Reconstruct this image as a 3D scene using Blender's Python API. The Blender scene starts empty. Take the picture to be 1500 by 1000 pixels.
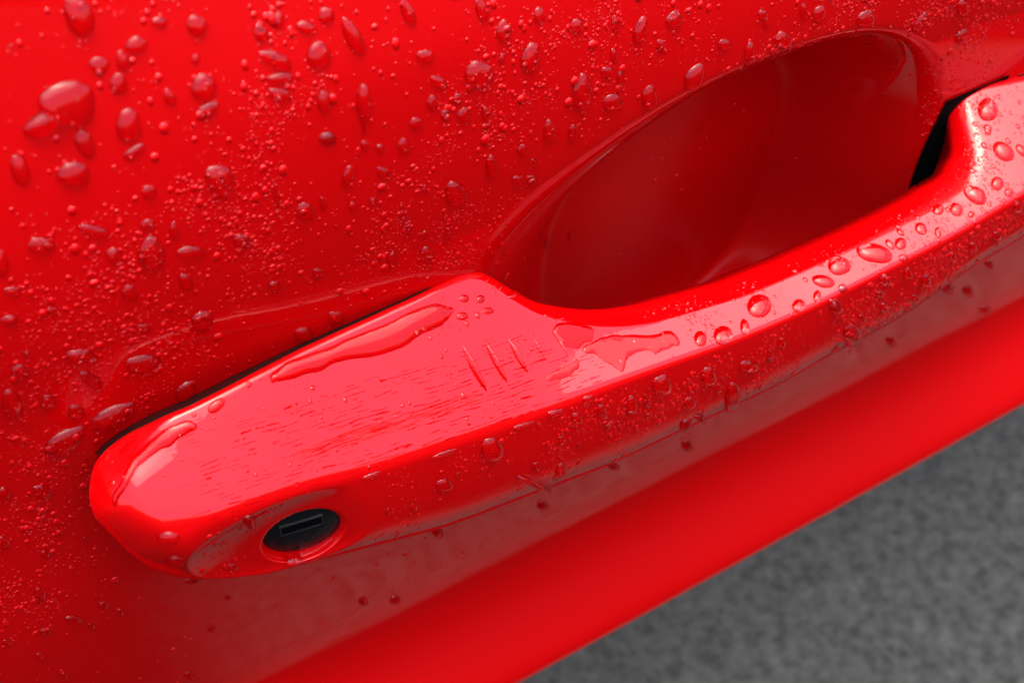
import bpy, math, random
import numpy as np
from mathutils import Vector, Matrix
S = bpy.context.scene
# ---------------------------------------------------------------- camera
TH, PH = math.radians(44), math.radians(32)
FWD = Vector((math.sin(PH)*math.cos(TH), math.cos(PH)*math.cos(TH), -math.sin(TH)))
cam = bpy.data.cameras.new('camera'); cam.lens = 50; cam.sensor_width = 36
cam.clip_start = 0.01; cam.clip_end = 500
cam.dof.use_dof = True; cam.dof.focus_distance = 0.325; cam.dof.aperture_fstop = 21
camo = bpy.data.objects.new('camera', cam); S.collection.objects.link(camo)
camo.location = Vector((0, -0.02, 0)) - 0.31*FWD
camo.rotation_euler = FWD.to_track_quat('-Z', 'Y').to_euler()
S.camera = camo
# ---------------------------------------------------------------- sky and sun (bright overcast)
SUN_EL, SUN_AZ = math.radians(86), math.radians(150)              # azimuth measured from north (+y) clockwise
W = bpy.data.worlds.new('World'); S.world = W; W.use_nodes = True
nt = W.node_tree; bg = nt.nodes['Background']
sky = nt.nodes.new('ShaderNodeTexSky'); sky.sky_type = 'NISHITA'; sky.sun_disc = False
sky.sun_elevation = SUN_EL; sky.sun_rotation = SUN_AZ
sky.air_density = 1.0; sky.dust_density = 6.0; sky.ozone_density = 1.0
hs = nt.nodes.new('ShaderNodeHueSaturation'); hs.inputs['Saturation'].default_value = 1.3
nt.links.new(sky.outputs[0], hs.inputs['Color']); nt.links.new(hs.outputs[0], bg.inputs[0])
bg.inputs[1].default_value = 0.15
sun = bpy.data.lights.new('sun', 'SUN'); sun.energy = 1.0; sun.angle = math.radians(92); sun.color = (1, .97, .93)
suno = bpy.data.objects.new('sun', sun); S.collection.objects.link(suno)
sd = Vector((math.sin(SUN_AZ)*math.cos(SUN_EL), math.cos(SUN_AZ)*math.cos(SUN_EL), math.sin(SUN_EL)))
suno.rotation_euler = sd.to_track_quat('Z', 'Y').to_euler(); suno.location = (0, 0, 5)
S.view_settings.view_transform = 'Standard'; S.view_settings.look = 'None'
S.view_settings.exposure = 2.0; S.view_settings.gamma = 1.0; S.view_settings.use_curve_mapping = False
GROUND = 700.0                                                     # handle height above the road, mm
KEYROT = math.radians(4)
SLOTX0, SLOTX1 = 150.6, 0.0
# GEN
RIDGES = [(-8.65, -10.32, -7.25, -21.75, 0.95, 1.25), (-2.73, -12.17, -1.59, -21.96, 0.9, 1.15), (3.21, -13.52, 4.26, -22.05, 0.8, 1.0), (9.51, -16.17, 9.83, -20.64, 0.35, 0.4), (15.56, -18.22, 15.86, -22.9, 0.45, 0.5)]
# water lying on the paint: surface (D door, H handle), shape, centre and half axes in surface millimetres
DROPS = [
 ('D','o',-69.36,90.56,2.2,0.46,0.74,-3.62),('D','o',-56.6,85.84,1.37,-0.39,-0.25,-0.87),('D','o',-50.38,83.49,1.71,0.54,0.72,-1.86),('D','o',-61.38,83.31,1.8,-0.52,-0.41,-1.43),
 ('D','t',-68.53,81.56,1.54,-0.45,-0.45,-1.55),('D','o',-66.09,77.93,1.51,-0.17,-0.19,-1.88),('D','o',-51.94,72.91,2.15,-0.66,-0.63,-2.47),('D','o',-66.46,70.36,2.16,-0.69,-0.8,-2.98),
 ('D','o',-74.52,69.45,1.62,-0.06,-0.07,-2.48),('D','o',-86.16,68.26,1.46,0.03,-0.02,-2.96),('D','o',-77.8,64.62,2.77,-0.95,-0.61,-2.2),('D','t',-53.03,54.26,2.52,-0.96,-0.61,-3.22),
 ('D','o',-58.3,72.95,1.05,0.25,0.41,-1.56),('D','o',-52.08,68.69,0.45,-1.22,-2.08,-0.7),('D','o',-66.66,65.29,0.24,-1.01,-2.08,-0.52),('D','o',-66.05,56.89,1.42,-0.52,-0.28,-1.2),
 ('D','o',-37.88,73.7,0.95,1.09,2.65,-2.19),('D','o',-29.48,72.06,2.35,-0.71,-0.55,-2.4),('D','o',-39.37,78.99,1.37,0.17,0.36,-1.66),('D','o',-35.61,80.11,1.0,-0.29,-0.37,-1.48),
 ('D','o',-26.45,78.48,1.56,-0.44,-0.33,-1.4),('D','o',-37.74,70.33,2.6,-0.45,-0.08,-1.0),('D','o',-30.69,77.46,1.94,-0.91,-0.45,-0.97),('D','o',-30.14,63.14,1.48,-0.5,-0.36,-2.14),
 ('D','o',-38.4,67.38,2.1,-1.3,-0.53,-0.99),('D','o',-30.74,55.43,1.51,-0.55,-0.18,-1.3),('D','o',-22.15,73.34,1.56,0.26,1.22,-3.86),('D','o',-10.35,74.54,1.24,0.08,0.64,-2.8),
 ('D','o',5.23,70.62,1.32,0.03,0.59,-2.56),('D','o',18.16,65.53,1.44,-0.44,-0.18,-1.64),('D','o',26.96,60.63,1.67,-0.53,-0.1,-1.44),('D','o',9.63,64.92,1.7,-0.53,-0.28,-2.31),
 ('D','o',-8.18,65.27,1.87,-0.58,-0.2,-1.33),('D','o',3.2,57.82,3.09,-1.03,-0.24,-3.08),('D','o',15.48,57.5,2.31,-1.35,-1.07,-2.7),('D','o',27.93,44.97,2.46,-1.08,-0.35,-4.37),
 ('D','T',-22.43,58.76,1.54,-0.54,-0.71,-5.38),('D','o',-6.04,59.11,0.78,0.72,1.59,-1.72),('D','o',-7.8,55.17,1.2,-0.42,-0.15,-1.64),('D','o',-2.14,53.97,1.07,-0.37,-0.1,-1.36),
 ('D','o',-0.82,49.88,1.56,-0.56,-0.1,-1.73),('D','o',-5.13,51.59,0.76,-0.75,-0.77,-0.95),('D','T',4.2,47.25,0.96,-0.21,0.29,-3.02),('D','o',-11.62,51.87,1.64,-0.59,-0.11,-1.22),
 ('D','o',-14.74,47.76,1.49,-0.56,-0.14,-1.73),('D','o',-30.33,55.28,1.38,-0.5,-0.18,-1.3),('D','o',19.74,38.2,1.57,-0.61,0.09,-3.05),('D','o',25.81,35.31,1.27,-0.49,0.13,-2.41),
 ('D','o',13.1,35.97,1.38,-0.55,0.04,-1.46),('D','o',5.34,34.74,1.49,-0.32,0.5,-3.08),('D','t',12.22,27.72,1.42,-0.61,0.09,-1.59),('D','t',15.99,26.09,1.27,-0.55,0.13,-1.83),
 ('D','o',15.85,31.35,0.89,-0.37,0.06,-1.15),('D','o',-3.29,30.97,2.64,-0.05,0.98,-3.42),('D','o',-19.73,43.11,0.84,0.69,1.27,-1.8),('D','o',-22.48,37.01,0.9,-0.39,-0.07,-1.03),
 ('D','o',-27.05,37.56,0.89,-0.38,-0.09,-1.19),('D','o',-37.22,41.02,1.97,-0.83,-0.22,-1.94),('D','o',-33.35,41.26,0.71,-0.3,-0.17,-1.62),('D','o',-27.39,45.5,1.08,-0.77,-0.9,-2.33),
 ('D','o',-19.96,49.09,0.88,-0.33,-0.1,-1.08),('D','o',-23.08,50.9,0.86,-0.32,-0.12,-1.06),('D','o',36.12,39.6,2.77,-1.02,0.12,-2.15),('D','o',43.0,54.5,1.52,-0.91,-1.25,-2.84),
 ('D','o',52.05,54.16,2.38,-0.73,0.01,-1.88),('D','o',36.52,57.92,1.04,-0.33,-0.07,-1.78),('D','o',66.19,43.65,1.98,-0.65,0.13,-1.41),('D','o',48.47,49.25,1.29,-0.42,0.04,-1.47),
 ('D','T',73.59,38.57,1.46,-0.75,-0.34,-3.38),('D','o',58.57,37.85,2.36,-1.99,-1.79,-2.77),('D','o',46.22,36.93,2.31,-0.85,0.3,-3.34),('D','o',36.01,50.97,0.89,-0.3,-0.01,-1.75),
 ('D','o',34.24,47.7,1.6,-0.55,0.01,-1.31),('D','o',37.88,44.95,1.09,-0.38,0.05,-1.69),('D','o',83.68,39.13,2.77,-0.92,0.36,-2.27),('D','o',78.06,45.3,1.02,-0.32,0.16,-1.41),
 ('D','o',93.9,42.56,1.88,-1.26,-0.83,-1.8),('D','o',109.7,36.25,2.72,-2.0,-1.05,-1.91),('D','o',129.13,28.86,1.27,-1.0,-1.56,-2.4),('D','o',144.15,27.83,2.16,-0.72,1.04,-2.76),
 ('D','o',147.65,17.89,2.05,-1.59,-1.01,-1.92),('D','o',76.63,47.76,1.41,-0.43,0.11,-1.2),('D','o',88.9,44.64,1.06,-0.33,0.33,-2.34),('D','o',-86.72,53.41,2.1,-0.83,-0.43,-1.58),
 ('D','o',-68.28,44.04,2.33,-1.0,-0.74,-3.73),('D','o',-75.0,46.41,1.54,-0.64,-0.32,-1.44),('D','o',-60.97,41.19,2.68,-1.18,-0.21,-1.25),('D','o',-61.22,22.52,0.84,-2.78,-2.24,-0.88),
 ('D','o',-77.32,52.82,0.54,0.91,2.28,-1.93),('D','o',-73.92,37.02,1.47,-0.69,-0.33,-1.75),('D','o',-63.15,34.57,1.31,-0.01,0.24,-2.14),('D','o',-85.48,25.38,2.68,-1.47,-0.4,-2.13),
 ('D','o',-74.37,17.48,3.59,-1.57,-0.18,-2.19),('D','o',-96.86,27.59,1.61,-0.89,-0.38,-1.7),('D','o',-100.17,20.17,1.96,-0.05,0.05,-3.9),('D','o',-93.8,16.94,1.51,-0.05,0.06,-2.02),
 ('D','o',-89.23,10.74,1.62,-1.0,-0.39,-2.15),('D','o',-85.0,18.21,0.89,1.02,1.66,-3.37),('D','o',-82.61,5.78,0.38,-2.59,-4.7,-0.84),('D','o',-67.12,4.13,0.88,-2.26,-2.11,-1.57),
 ('D','o',-40.0,7.07,2.17,-1.2,-0.12,-1.91),('D','o',-35.66,23.32,1.51,-0.76,-0.07,-1.37),('D','o',-45.52,24.32,1.45,-0.74,-0.12,-1.53),('D','o',-50.76,39.38,1.74,-0.77,-0.23,-1.62),
 ('D','o',-32.2,8.27,1.91,-1.03,-0.07,-1.7),('D','o',-72.97,26.83,1.41,-0.74,-0.17,-1.07),('D','o',-93.78,46.29,1.43,-0.62,-0.22,-0.83),('D','o',-95.72,40.3,1.55,-0.73,-0.26,-1.03),
 ('D','o',-88.25,38.95,1.03,-0.49,-0.21,-0.91),('D','o',-63.26,47.21,0.87,-0.36,-0.37,-1.9),('D','o',-67.63,50.38,1.32,-0.52,-0.24,-1.12),('D','o',-93.92,52.36,0.86,-0.35,-0.75,-2.62),
 ('D','T',-15.24,28.29,0.93,-0.13,1.0,-5.28),('D','T',-42.65,46.26,0.68,-0.21,-0.23,-3.77),('D','o',-5.07,19.54,0.86,-0.41,0.07,-2.31),('D','o',50.38,-28.5,0.93,-0.45,0.21,-1.9),
 ('D','o',42.52,-27.13,0.84,-0.58,0.38,-2.88),('D','o',-18.56,18.87,1.31,-0.65,-0.01,-2.48),('D','o',-10.24,16.42,1.87,-0.92,0.04,-2.33),('D','o',-92.78,3.7,0.38,-3.21,-4.5,-0.8),
 ('D','t',-100.06,-8.76,1.63,-1.12,-0.47,-2.29),('D','o',-107.03,-4.43,1.2,-0.83,-0.41,-1.82),('D','o',-110.59,-19.01,1.23,-0.9,-0.44,-1.92),('D','o',-107.42,-40.86,1.18,-0.93,-0.45,-2.09),
 ('D','o',-103.57,-28.49,0.91,-0.67,-0.23,-1.11),('D','o',-102.54,-55.78,1.67,-2.13,-0.36,-1.2),('D','o',-99.35,-61.72,0.86,-0.77,-0.24,-1.4),('D','o',-95.39,-55.77,1.07,-1.84,-0.46,-1.04),
 ('D','o',-109.2,-55.5,1.22,-1.07,-0.26,-1.31),('D','o',-117.47,-53.09,0.91,-0.8,-0.28,-1.27),('D','o',-112.2,-64.28,0.82,-0.78,-0.27,-1.41),('D','o',-108.69,-77.66,0.86,-0.89,-0.21,-1.27),
 ('D','o',-79.52,-109.06,1.41,-1.53,-0.21,-2.36),('D','o',-92.34,-61.51,0.89,-0.77,-0.22,-1.41),('D','o',-71.81,-89.09,1.04,-1.02,-0.11,-1.43),('D','o',-66.41,-77.18,0.86,-0.78,-0.1,-1.32),
 ('D','o',-17.41,-123.92,1.81,-1.58,0.02,-2.38),('D','o',-27.89,-115.18,1.53,-1.43,0.03,-2.5),('D','o',31.67,-110.61,2.16,-1.72,0.42,-3.07),('D','o',87.03,-118.71,2.59,-1.84,0.88,-3.69),
 ('D','o',204.39,-108.63,3.6,-2.04,2.04,-4.07),('D','o',172.4,-116.87,2.9,-1.75,1.65,-3.98),('D','o',221.47,-127.7,3.91,-2.08,1.11,-2.71),('D','o',-74.28,-61.98,1.91,-1.59,-0.13,-1.15),
 ('H','o',-82.69,-27.9,1.64,-0.65,-0.09,-1.34),('H','o',-70.96,-36.11,1.28,-0.68,-0.14,-0.85),('H','o',-82.89,-21.53,2.03,-0.62,-0.21,-1.18),('H','o',-66.37,-25.76,1.65,-0.99,0.24,-1.74),
 ('H','o',-9.58,-34.72,3.02,-1.38,-0.04,-2.96),('H','o',-21.99,-38.14,2.25,-1.08,-0.02,-1.43),('H','o',10.11,-49.59,1.7,-1.03,0.06,-2.15),('H','o',2.7,-44.94,1.18,-0.55,0.08,-0.98),
 ('D','o',-5.36,-94.79,2.25,-3.18,-0.43,-2.48),('H','o',3.47,-49.92,5.72,-4.08,3.35,-3.34),('H','o',-29.82,-40.33,1.02,-0.51,-0.02,-1.1),('H','o',9.2,-41.09,0.98,-0.44,0.08,-1.13),
 ('H','o',37.9,-38.58,2.97,-1.24,0.31,-2.63),('H','o',52.5,-42.45,2.5,-1.03,0.51,-2.77),('H','o',65.68,-45.08,3.38,-1.37,0.4,-1.64),('H','o',62.74,-52.56,3.32,-1.82,0.93,-4.22),
 ('H','o',47.68,-47.66,2.09,-0.89,0.42,-1.87),('H','o',20.25,-37.88,1.4,-0.6,0.12,-1.65),('H','o',22.35,-41.67,1.64,-0.72,0.15,-1.34),('H','o',29.09,-40.24,1.88,-1.03,-0.1,-2.28),
 ('H','o',33.58,-41.08,1.03,-0.28,0.62,-2.05),('H','o',48.7,-54.5,2.22,-1.81,-0.47,-1.5),('H','o',53.74,-54.71,3.55,-2.24,0.58,-1.22),('D','o',56.72,-108.02,2.73,-2.64,0.17,-2.01),
 ('H','o',13.3,-36.99,1.75,-0.76,0.07,-1.45),('H','o',56.78,-47.56,1.19,-0.5,0.31,-1.26),('H','o',72.46,-45.03,1.23,-0.49,0.48,-1.86),('H','o',75.71,-43.01,1.23,-0.48,0.4,-1.62),
 ('H','o',102.87,-51.35,4.4,-2.13,1.66,-3.83),('H','o',92.98,-40.16,2.29,-0.85,0.49,-1.81),('D','o',189.94,-98.65,3.43,-1.93,2.14,-4.4),('H','o',125.79,-44.84,2.18,-1.11,0.18,-1.85),
 ('H','o',109.32,-38.93,2.12,-0.76,0.56,-1.82),('D','o',208.24,-96.76,2.69,-1.46,1.55,-2.95),('H','o',155.86,-35.61,1.82,-0.59,0.88,-1.89),('H','o',117.54,-40.07,1.65,-0.59,0.65,-1.86),
 ('H','o',111.84,-47.19,1.72,-0.64,0.65,-1.55),('H','o',103.94,-47.22,1.67,-0.63,0.6,-1.54),('H','o',123.82,-49.17,1.85,-0.68,0.69,-1.39),('H','o',108.79,-42.37,1.9,-0.7,0.37,-1.05),
 ('H','o',141.74,-41.57,1.84,-0.63,0.84,-1.75),('H','o',150.77,-41.52,1.9,-0.64,0.82,-1.55),('H','o',133.98,-41.29,1.48,-0.51,0.75,-1.72),('H','o',-39.12,-27.55,0.11,-0.51,-2.25,0.04),
 ('H','o',-21.49,-30.32,0.13,-0.54,-3.05,0.29),('H','o',-1.07,-32.44,0.14,-0.55,-3.1,0.41),('H','o',7.2,-32.94,0.26,-0.92,-2.26,0.21),('H','o',16.42,-33.26,0.25,-0.91,-1.6,0.15),
 ('H','o',-57.55,-41.3,1.75,-0.88,-1.09,-0.34),('H','p',71.28,-31.46,3.03,-1.18,-2.05,-2.35),('H','p',57.28,-33.8,2.37,-0.94,-1.63,-1.87),('H','p',64.07,-34.31,1.27,-0.33,-1.11,-1.72),
 ('H','p',51.09,-32.24,1.69,-0.39,-1.0,-1.71),('H','p',87.14,-35.05,0.99,-0.39,-1.07,-1.27),('H','p',94.92,-35.82,1.11,-0.43,-0.49,-0.93),('H','p',81.01,-35.27,1.67,-0.66,-1.18,-1.4),
 ('H','p',91.26,-32.49,2.17,-1.69,-1.43,-1.1),('H','p',92.21,-38.97,2.26,-0.84,0.4,-1.59),('H','p',97.85,-30.65,2.33,-1.59,-2.17,-1.8),('H','p',108.82,-31.41,3.76,-2.55,-2.22,-1.82),
 ('H','p',117.06,-31.84,1.83,-0.1,-0.55,-1.45),('H','p',124.98,-30.53,1.7,0.26,-0.06,-1.61),('H','p',137.33,-29.66,1.87,0.32,-0.04,-1.8),('H','p',132.85,-27.93,1.43,-0.57,-1.15,-1.19),
 ('H','p',144.51,-28.2,2.31,1.1,1.23,-2.57),('H','p',151.87,-27.59,1.69,-0.65,-1.17,-1.59),('H','p',158.87,-20.64,2.41,0.98,1.03,-2.78),('H','p',153.25,-30.77,1.21,-0.46,-0.82,-1.11),
 ('H','p',128.5,-33.07,0.96,-0.19,-0.76,-1.28),('H','p',119.23,-29.31,0.84,0.29,0.32,-1.02),('H','p',140.17,-32.17,0.84,-0.33,-0.6,-0.77),('H','p',115.36,-35.29,1.37,-0.51,-0.46,-0.96),
 ('H','p',94.84,-35.97,1.33,-0.51,-0.42,-0.95),('H','p',162.09,-9.16,2.59,-0.98,-2.02,-2.81),('H','p',158.44,-14.26,1.02,0.13,-0.1,-1.05),('H','p',163.77,-22.28,1.29,0.31,0.3,-2.01),
 ('H','p',-3.4,-1.14,1.2,-0.44,-0.43,-0.82),('H','p',0.66,-2.81,1.04,-0.39,-0.45,-0.82),('H','p',-5.73,-4.49,1.49,-0.57,-0.42,-0.81),('H','p',1.29,-5.84,1.37,-0.52,-0.38,-0.68),
 ('D','p',8.86,-2.85,1.19,-1.11,0.31,-1.39),('H','p',7.6,-2.35,0.66,-0.23,-0.56,-0.49),('H','p',10.27,-5.34,2.36,-0.3,-0.41,-0.83),('H','p',-64.79,-0.96,0.33,-1.04,-1.95,-0.6),
 ('H','p',-57.1,0.43,0.52,-0.22,-0.28,-0.63),('H','p',-44.58,-5.5,0.56,-0.23,-0.23,-0.51),('H','p',-56.7,-12.42,0.4,-0.17,-0.16,-0.38),('H','p',-14.43,-10.75,0.46,-0.18,-0.19,-0.41),
]
FILMS = [
 ('long clear puddle lying along the upper edge of the handle', 0.85, [(-52.9, 0.3, -52.6, -2.1), (-51.0, 1.1, -50.2, -2.0), (-46.8, 1.6, -46.0, -2.0), (-39.7, 1.0, -41.4, -2.8), (-34.6, 1.0, -35.8, -3.9), (-29.7, 0.7, -30.0, -4.6), (-22.1, 0.5, -22.6, -5.3), (-14.8, 1.4, -17.1, -4.8), (-10.2, 0.6, -11.9, -4.7), (-7.7, -1.3, -9.4, -4.2), (-7.0, -2.2, -7.7, -3.2)]),
 ('curved ribbon of water hugging the rounded left tip of the handle', 0.6, [(-69.3, -2.6, -69.9, -3.4), (-71.1, -1.4, -72.0, -3.6), (-74.5, -1.2, -75.1, -3.8), (-77.1, -1.8, -77.8, -4.6), (-80.8, -3.0, -81.2, -5.8), (-83.5, -4.2, -84.3, -7.0), (-87.3, -7.6, -86.6, -8.9), (-89.2, -9.4, -88.3, -10.3), (-90.1, -11.6, -89.8, -12.7)]),
 ('lens of water at the foot of the notch beside the ridges', 0.45, [(14.9, -15.6, 14.5, -16.5), (17.9, -15.1, 15.2, -19.4), (20.9, -16.0, 17.1, -21.2), (23.2, -17.3, 19.5, -22.0), (25.1, -18.9, 22.9, -21.4), (25.9, -19.9, 25.0, -20.9)]),
 ('wide thin sheet of water where the handle narrows into the bar', 0.3, [(19.8, -22.3, 19.9, -23.3), (23.7, -22.1, 22.8, -24.8), (27.2, -22.1, 23.4, -26.4), (30.2, -22.8, 26.0, -28.9), (32.3, -23.7, 27.1, -31.1), (33.6, -24.3, 30.3, -28.8), (37.0, -25.7, 34.8, -28.6), (40.5, -27.0, 37.9, -30.2), (43.0, -27.3, 39.5, -31.5), (45.3, -27.8, 42.6, -31.0), (46.0, -30.2, 45.5, -31.1)]),
 ('small thin sheet of water below the last grip ridge', 0.22, [(8.0, -24.3, 7.8, -25.5), (10.8, -24.4, 10.0, -26.4), (14.0, -24.3, 13.1, -26.7), (17.3, -24.3, 16.3, -26.6), (18.1, -24.3, 17.6, -25.5)]),
]
SPLASH = [(-83.6, 75.2), (-81.9, 76.3), (-80.2, 77.2), (-79.8, 79.3), (-78.1, 80.4), (-76.0, 80.9), (-73.0, 80.5), (-71.0, 78.7), (-70.8, 76.6), (-72.1, 73.3), (-74.8, 73.0), (-78.0, 74.3), (-80.0, 72.8), (-82.3, 72.9), (-83.6, 73.9)]
# ---------------------------------------------------------------- surfaces (millimetres; x along the car, y into the car, z up)
SB, CB = math.sin(math.radians(40)), math.cos(math.radians(40))   # handle frame: b runs up and inward, h outward and up
def yz_to_bh(y, z): return SB*y + CB*z, -CB*y + SB*z
def bh_to_yz(b, h): return SB*b - CB*h, CB*b + SB*h
def sstep(a, b, t):
    t = np.clip((t-a)/(b-a), 0, 1); return t*t*(3-2*t)
def smin(a, b, k):
    d = np.clip(0.5+0.5*(b-a)/k, 0, 1); return b*(1-d)+a*d - k*d*(1-d)
def smooth_table(pts, grid, sigma):
    p = np.array(pts, float); v = np.interp(grid, p[:, 0], p[:, 1])
    step = grid[1]-grid[0]; n = int(3*sigma/step)+1
    k = np.exp(-0.5*(np.arange(-n, n+1)*step/sigma)**2); k /= k.sum()
    return np.convolve(np.pad(v, n, mode='edge'), k, 'valid')
XL, XR = -93.5, 226.0                                              # the handle's two tips
GX = np.arange(XL, XR+0.01, 0.1)
T_TAB = [(-90.3,-8,.2),(-85.6,-8,4.0),(-79.7,-8,6.1),(-69.3,-8,7.7),(-55.5,-8,9.1),(-44,-8,10.1),(-29.7,-8,10.6),(-14.9,-8,11.1),(-4.7,-8,11.7),(1,-8,11.9),
 (5.2,-8.3,10.3),(8.2,-8.3,6.4),(10.9,-8.3,2.1),(15.8,-9.5,-3.7),(22.6,-10.5,-7.9),(27.9,-11.3,-10.6),(34.6,-12,-13.2),(42.6,-12,-15.8),(56.4,-12,-18.4),
 (69.4,-12,-20.7),(87.2,-12,-21.6),(108.6,-12,-21.5),(119.7,-12,-21.2),(131,-11.5,-20.6),(143,-10.5,-19.5),(150,-9,-14.5),(153.5,-8.5,-4.5),(155.5,-8,1.8),(158.5,-8,4.2),
 (164,-8,4.0),(171,-8,2.4),(200,-8,-3),(216,-8,-9),(223,-9,-15)]
B_TAB = [(-91.8, -15, -7), (-88.6, -21.0, -16.2), (-84.2, -21.0, -23.5), (-78.5, -24.0, -26.0), (-71.6, -24.0, -30.7), (-63.9, -24.0, -34.6), (-55.5, -24.0, -37.1), (-46.7, -24.0, -39.8), (-35.5, -24.0, -43.4), (-21.7, -24.0, -47.7), (-12.2, -24.0, -49.7), (0.4, -24.0, -51.5), (12.3, -24.0, -53.1), (27.8, -24.0, -55.4), (51.3, -24.0, -55.7), (64.7, -24.0, -56.1), (83.1, -24.0, -56.2), (99.4, -24.0, -54.0), (116.5, -24.0, -53.7), (127.9, -24.0, -52.2), (138.9, -24.0, -49.1), (147.2, -24.0, -46.4), (171, -24, -43.0), (200, -24, -38), (216, -20, -31), (223, -16, -23)]
C_TAB = [(-95,-25,-5.5),(-73,-26,-6),(-66.9,-26,-6.6),(-61.3,-26,-7.0),(-55.4,-26,-7.8),(-49,-26,-9.4),(-39.9,-26,-12.4),(-31.6,-26,-13.7),(-19.5,-26,-15.5),(-6.4,-26,-17.5),(5.5,-26,-19.2),
 (22.3,-26,-20.6),(40.1,-26,-22.4),(59,-26,-25),(81.2,-26,-26.2),(97,-26,-25.6),(118.8,-26,-24.8),(135.6,-26,-23.8),(157.9,-26,-20.5),(185,-26,-18),(226,-25,-17)]
def _b(tab): return [(x, yz_to_bh(y, z)[0]) for x, y, z in tab]
def _h(tab): return [(x, yz_to_bh(y, z)[1]) for x, y, z in tab]
tipr = yz_to_bh(-14, -18)[0]
LT = [(-93.5,-11.8),(-93.4,-10.2),(-93.0,-8.2),(-92.2,-6.2),(-91,-4.6),(-89,-2.9),(-86.4,-1.5),(-80.6,0.0),(-74,.85)]
LB = [(-93.5,-12.0),(-93.38,-13.4),(-92.95,-15.2),(-92.2,-17.4),(-91,-20.6),(-89.6,-23.6),(-87.3,-27.6),(-85,-30.7),(-82.6,-33.0),(-79,-35.6)]
def edge_table(tab, left):
    p = left + [q for q in _b(tab) if q[0] > left[-1][0]+2]
    soft = smooth_table(p, GX, 1.3); fine = smooth_table(p, GX, 0.25)
    w = sstep(-90, -80, GX); t = fine*(1-w)+soft*w
    L = 5.0; fL = np.clip((GX-XL)/L, 0, 1); tL = -12.5
    e = np.sqrt(np.clip(1-(1-fL)**2, 0, 1)); i = int(L/(GX[1]-GX[0])); end = t[i]; slope = (t[i+1]-t[i])/(GX[1]-GX[0])
    t = np.where(fL < 1, tL+(end-slope*(L-(GX-XL))-tL)*e, t)
    fR = np.clip((XR-GX)/10.0, 0, 1); fR = np.sqrt(np.clip(1-(1-fR)**2, 0, 1))
    return tipr + (t-tipr)*fR
TB = edge_table(T_TAB, LT); BB = edge_table(B_TAB, LB)
CBt = smooth_table(_b(C_TAB), GX, 5); CHt = smooth_table(_h(C_TAB), GX, 5)
BBraw = smooth_table(_b(B_TAB), GX, 5); BHt = smooth_table(_h(B_TAB), GX, 5)
MLt = (BHt-CHt)/np.where(np.abs(BBraw-CBt) < 4, -4, BBraw-CBt)      # slope of the lower face
MU = smooth_table([(-94,-.05),(-10,-.06),(15,-.26),(45,-.58),(70,-.62),(120,-.58),(146,-.50),(160,-.42),(226,-.3)], GX, 5)   # slope of the upper face
RT = smooth_table([(-94,6),(-89,5.2),(-82,2.6),(-72,1.2),(-10,1.2),(2,2.4),(12,4.2),(30,5.5),(60,5.2),(120,5.5),(140,6.5),(151,5.5),(156,3.0),(165,2.0),(205,2.5),(222,6)], GX, 2)
RB = smooth_table([(-94,6),(-88,6),(-70,5.6),(-60,5.0),(0,6.5),(200,6.5),(226,6)], GX, 3)
KX, KB = -55.0, -35.3                                              # key lock centre in the handle frame
KN = np.array([-0.20, -0.955, -0.16]); KN /= np.linalg.norm(KN)
KR = 8.9
DN = np.array([-0.17, -0.97, -0.10]); DN /= np.linalg.norm(DN)      # floor of the dish round it
def poly_dist(px, pb, lx, lb, r):
    """distance from points to a polyline and the fillet radius at the nearest place"""
    best = np.full(px.shape, 1e9); rr = np.zeros(px.shape)
    for i in range(len(lx)-1):
        ax, ab, bx, bb = lx[i], lb[i], lx[i+1], lb[i+1]
        L2 = (bx-ax)**2+(bb-ab)**2
        if L2 < 1e-12: continue
        t = np.clip(((px-ax)*(bx-ax)+(pb-ab)*(bb-ab))/L2, 0, 1)
        d = np.hypot(px-ax-t*(bx-ax), pb-ab-t*(bb-ab))
        m = d < best; best = np.where(m, d, best); rr = np.where(m, r[i]+(r[i+1]-r[i])*t, rr)
    return best, rr
def _lines():
    # outlines thinned to about 0.8 mm along their length
    out = []
    for tab, r in ((TB, RT), (BB, RB)):
        s = np.concatenate([[0], np.cumsum(np.hypot(np.diff(GX), np.diff(tab)))])
        q = np.linspace(0, s[-1], int(s[-1]/1.2))
        out.append((np.interp(q, s, GX), np.interp(q, s, tab), np.interp(q, s, r)))
    return out
TOPL, BOTL = _lines()
def facets(x, b):
    cb = np.interp(x, GX, CBt); ch = np.interp(x, GX, CHt)
    mu = np.interp(x, GX, MU)
    ml = np.interp(np.clip(x, -74, 200), GX, MLt)
    droop = np.clip((-58-x)/35, 0, 2)**2*2.6 + np.clip((x-190)/35, 0, 2)**2*4
    crown = 0.35*np.clip((b-cb)/26.0, 0, 1)*(1-np.clip((b-cb)/26.0, 0, 1))*2
    hu = ch + (b-cb)*mu + crown + 1.1
    low = 0.06*(b-cb)                                                # lower face gently rounded
    hl = ch + (b-cb)*ml + 1.1 + 2.2*np.clip((cb-b)/24., 0, 1)*(1-np.clip((cb-b)/24., 0, 1.3))*2
    return smin(hu, hl, 1.9 + 6*sstep(-72, -90, x)) - droop
def drop(d, r):
    q = np.clip(1-d/np.maximum(r, .01), 0, 1)
    return r*(1-np.sqrt(np.clip(1-q*q, 0, 1)))
KH = None
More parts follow.
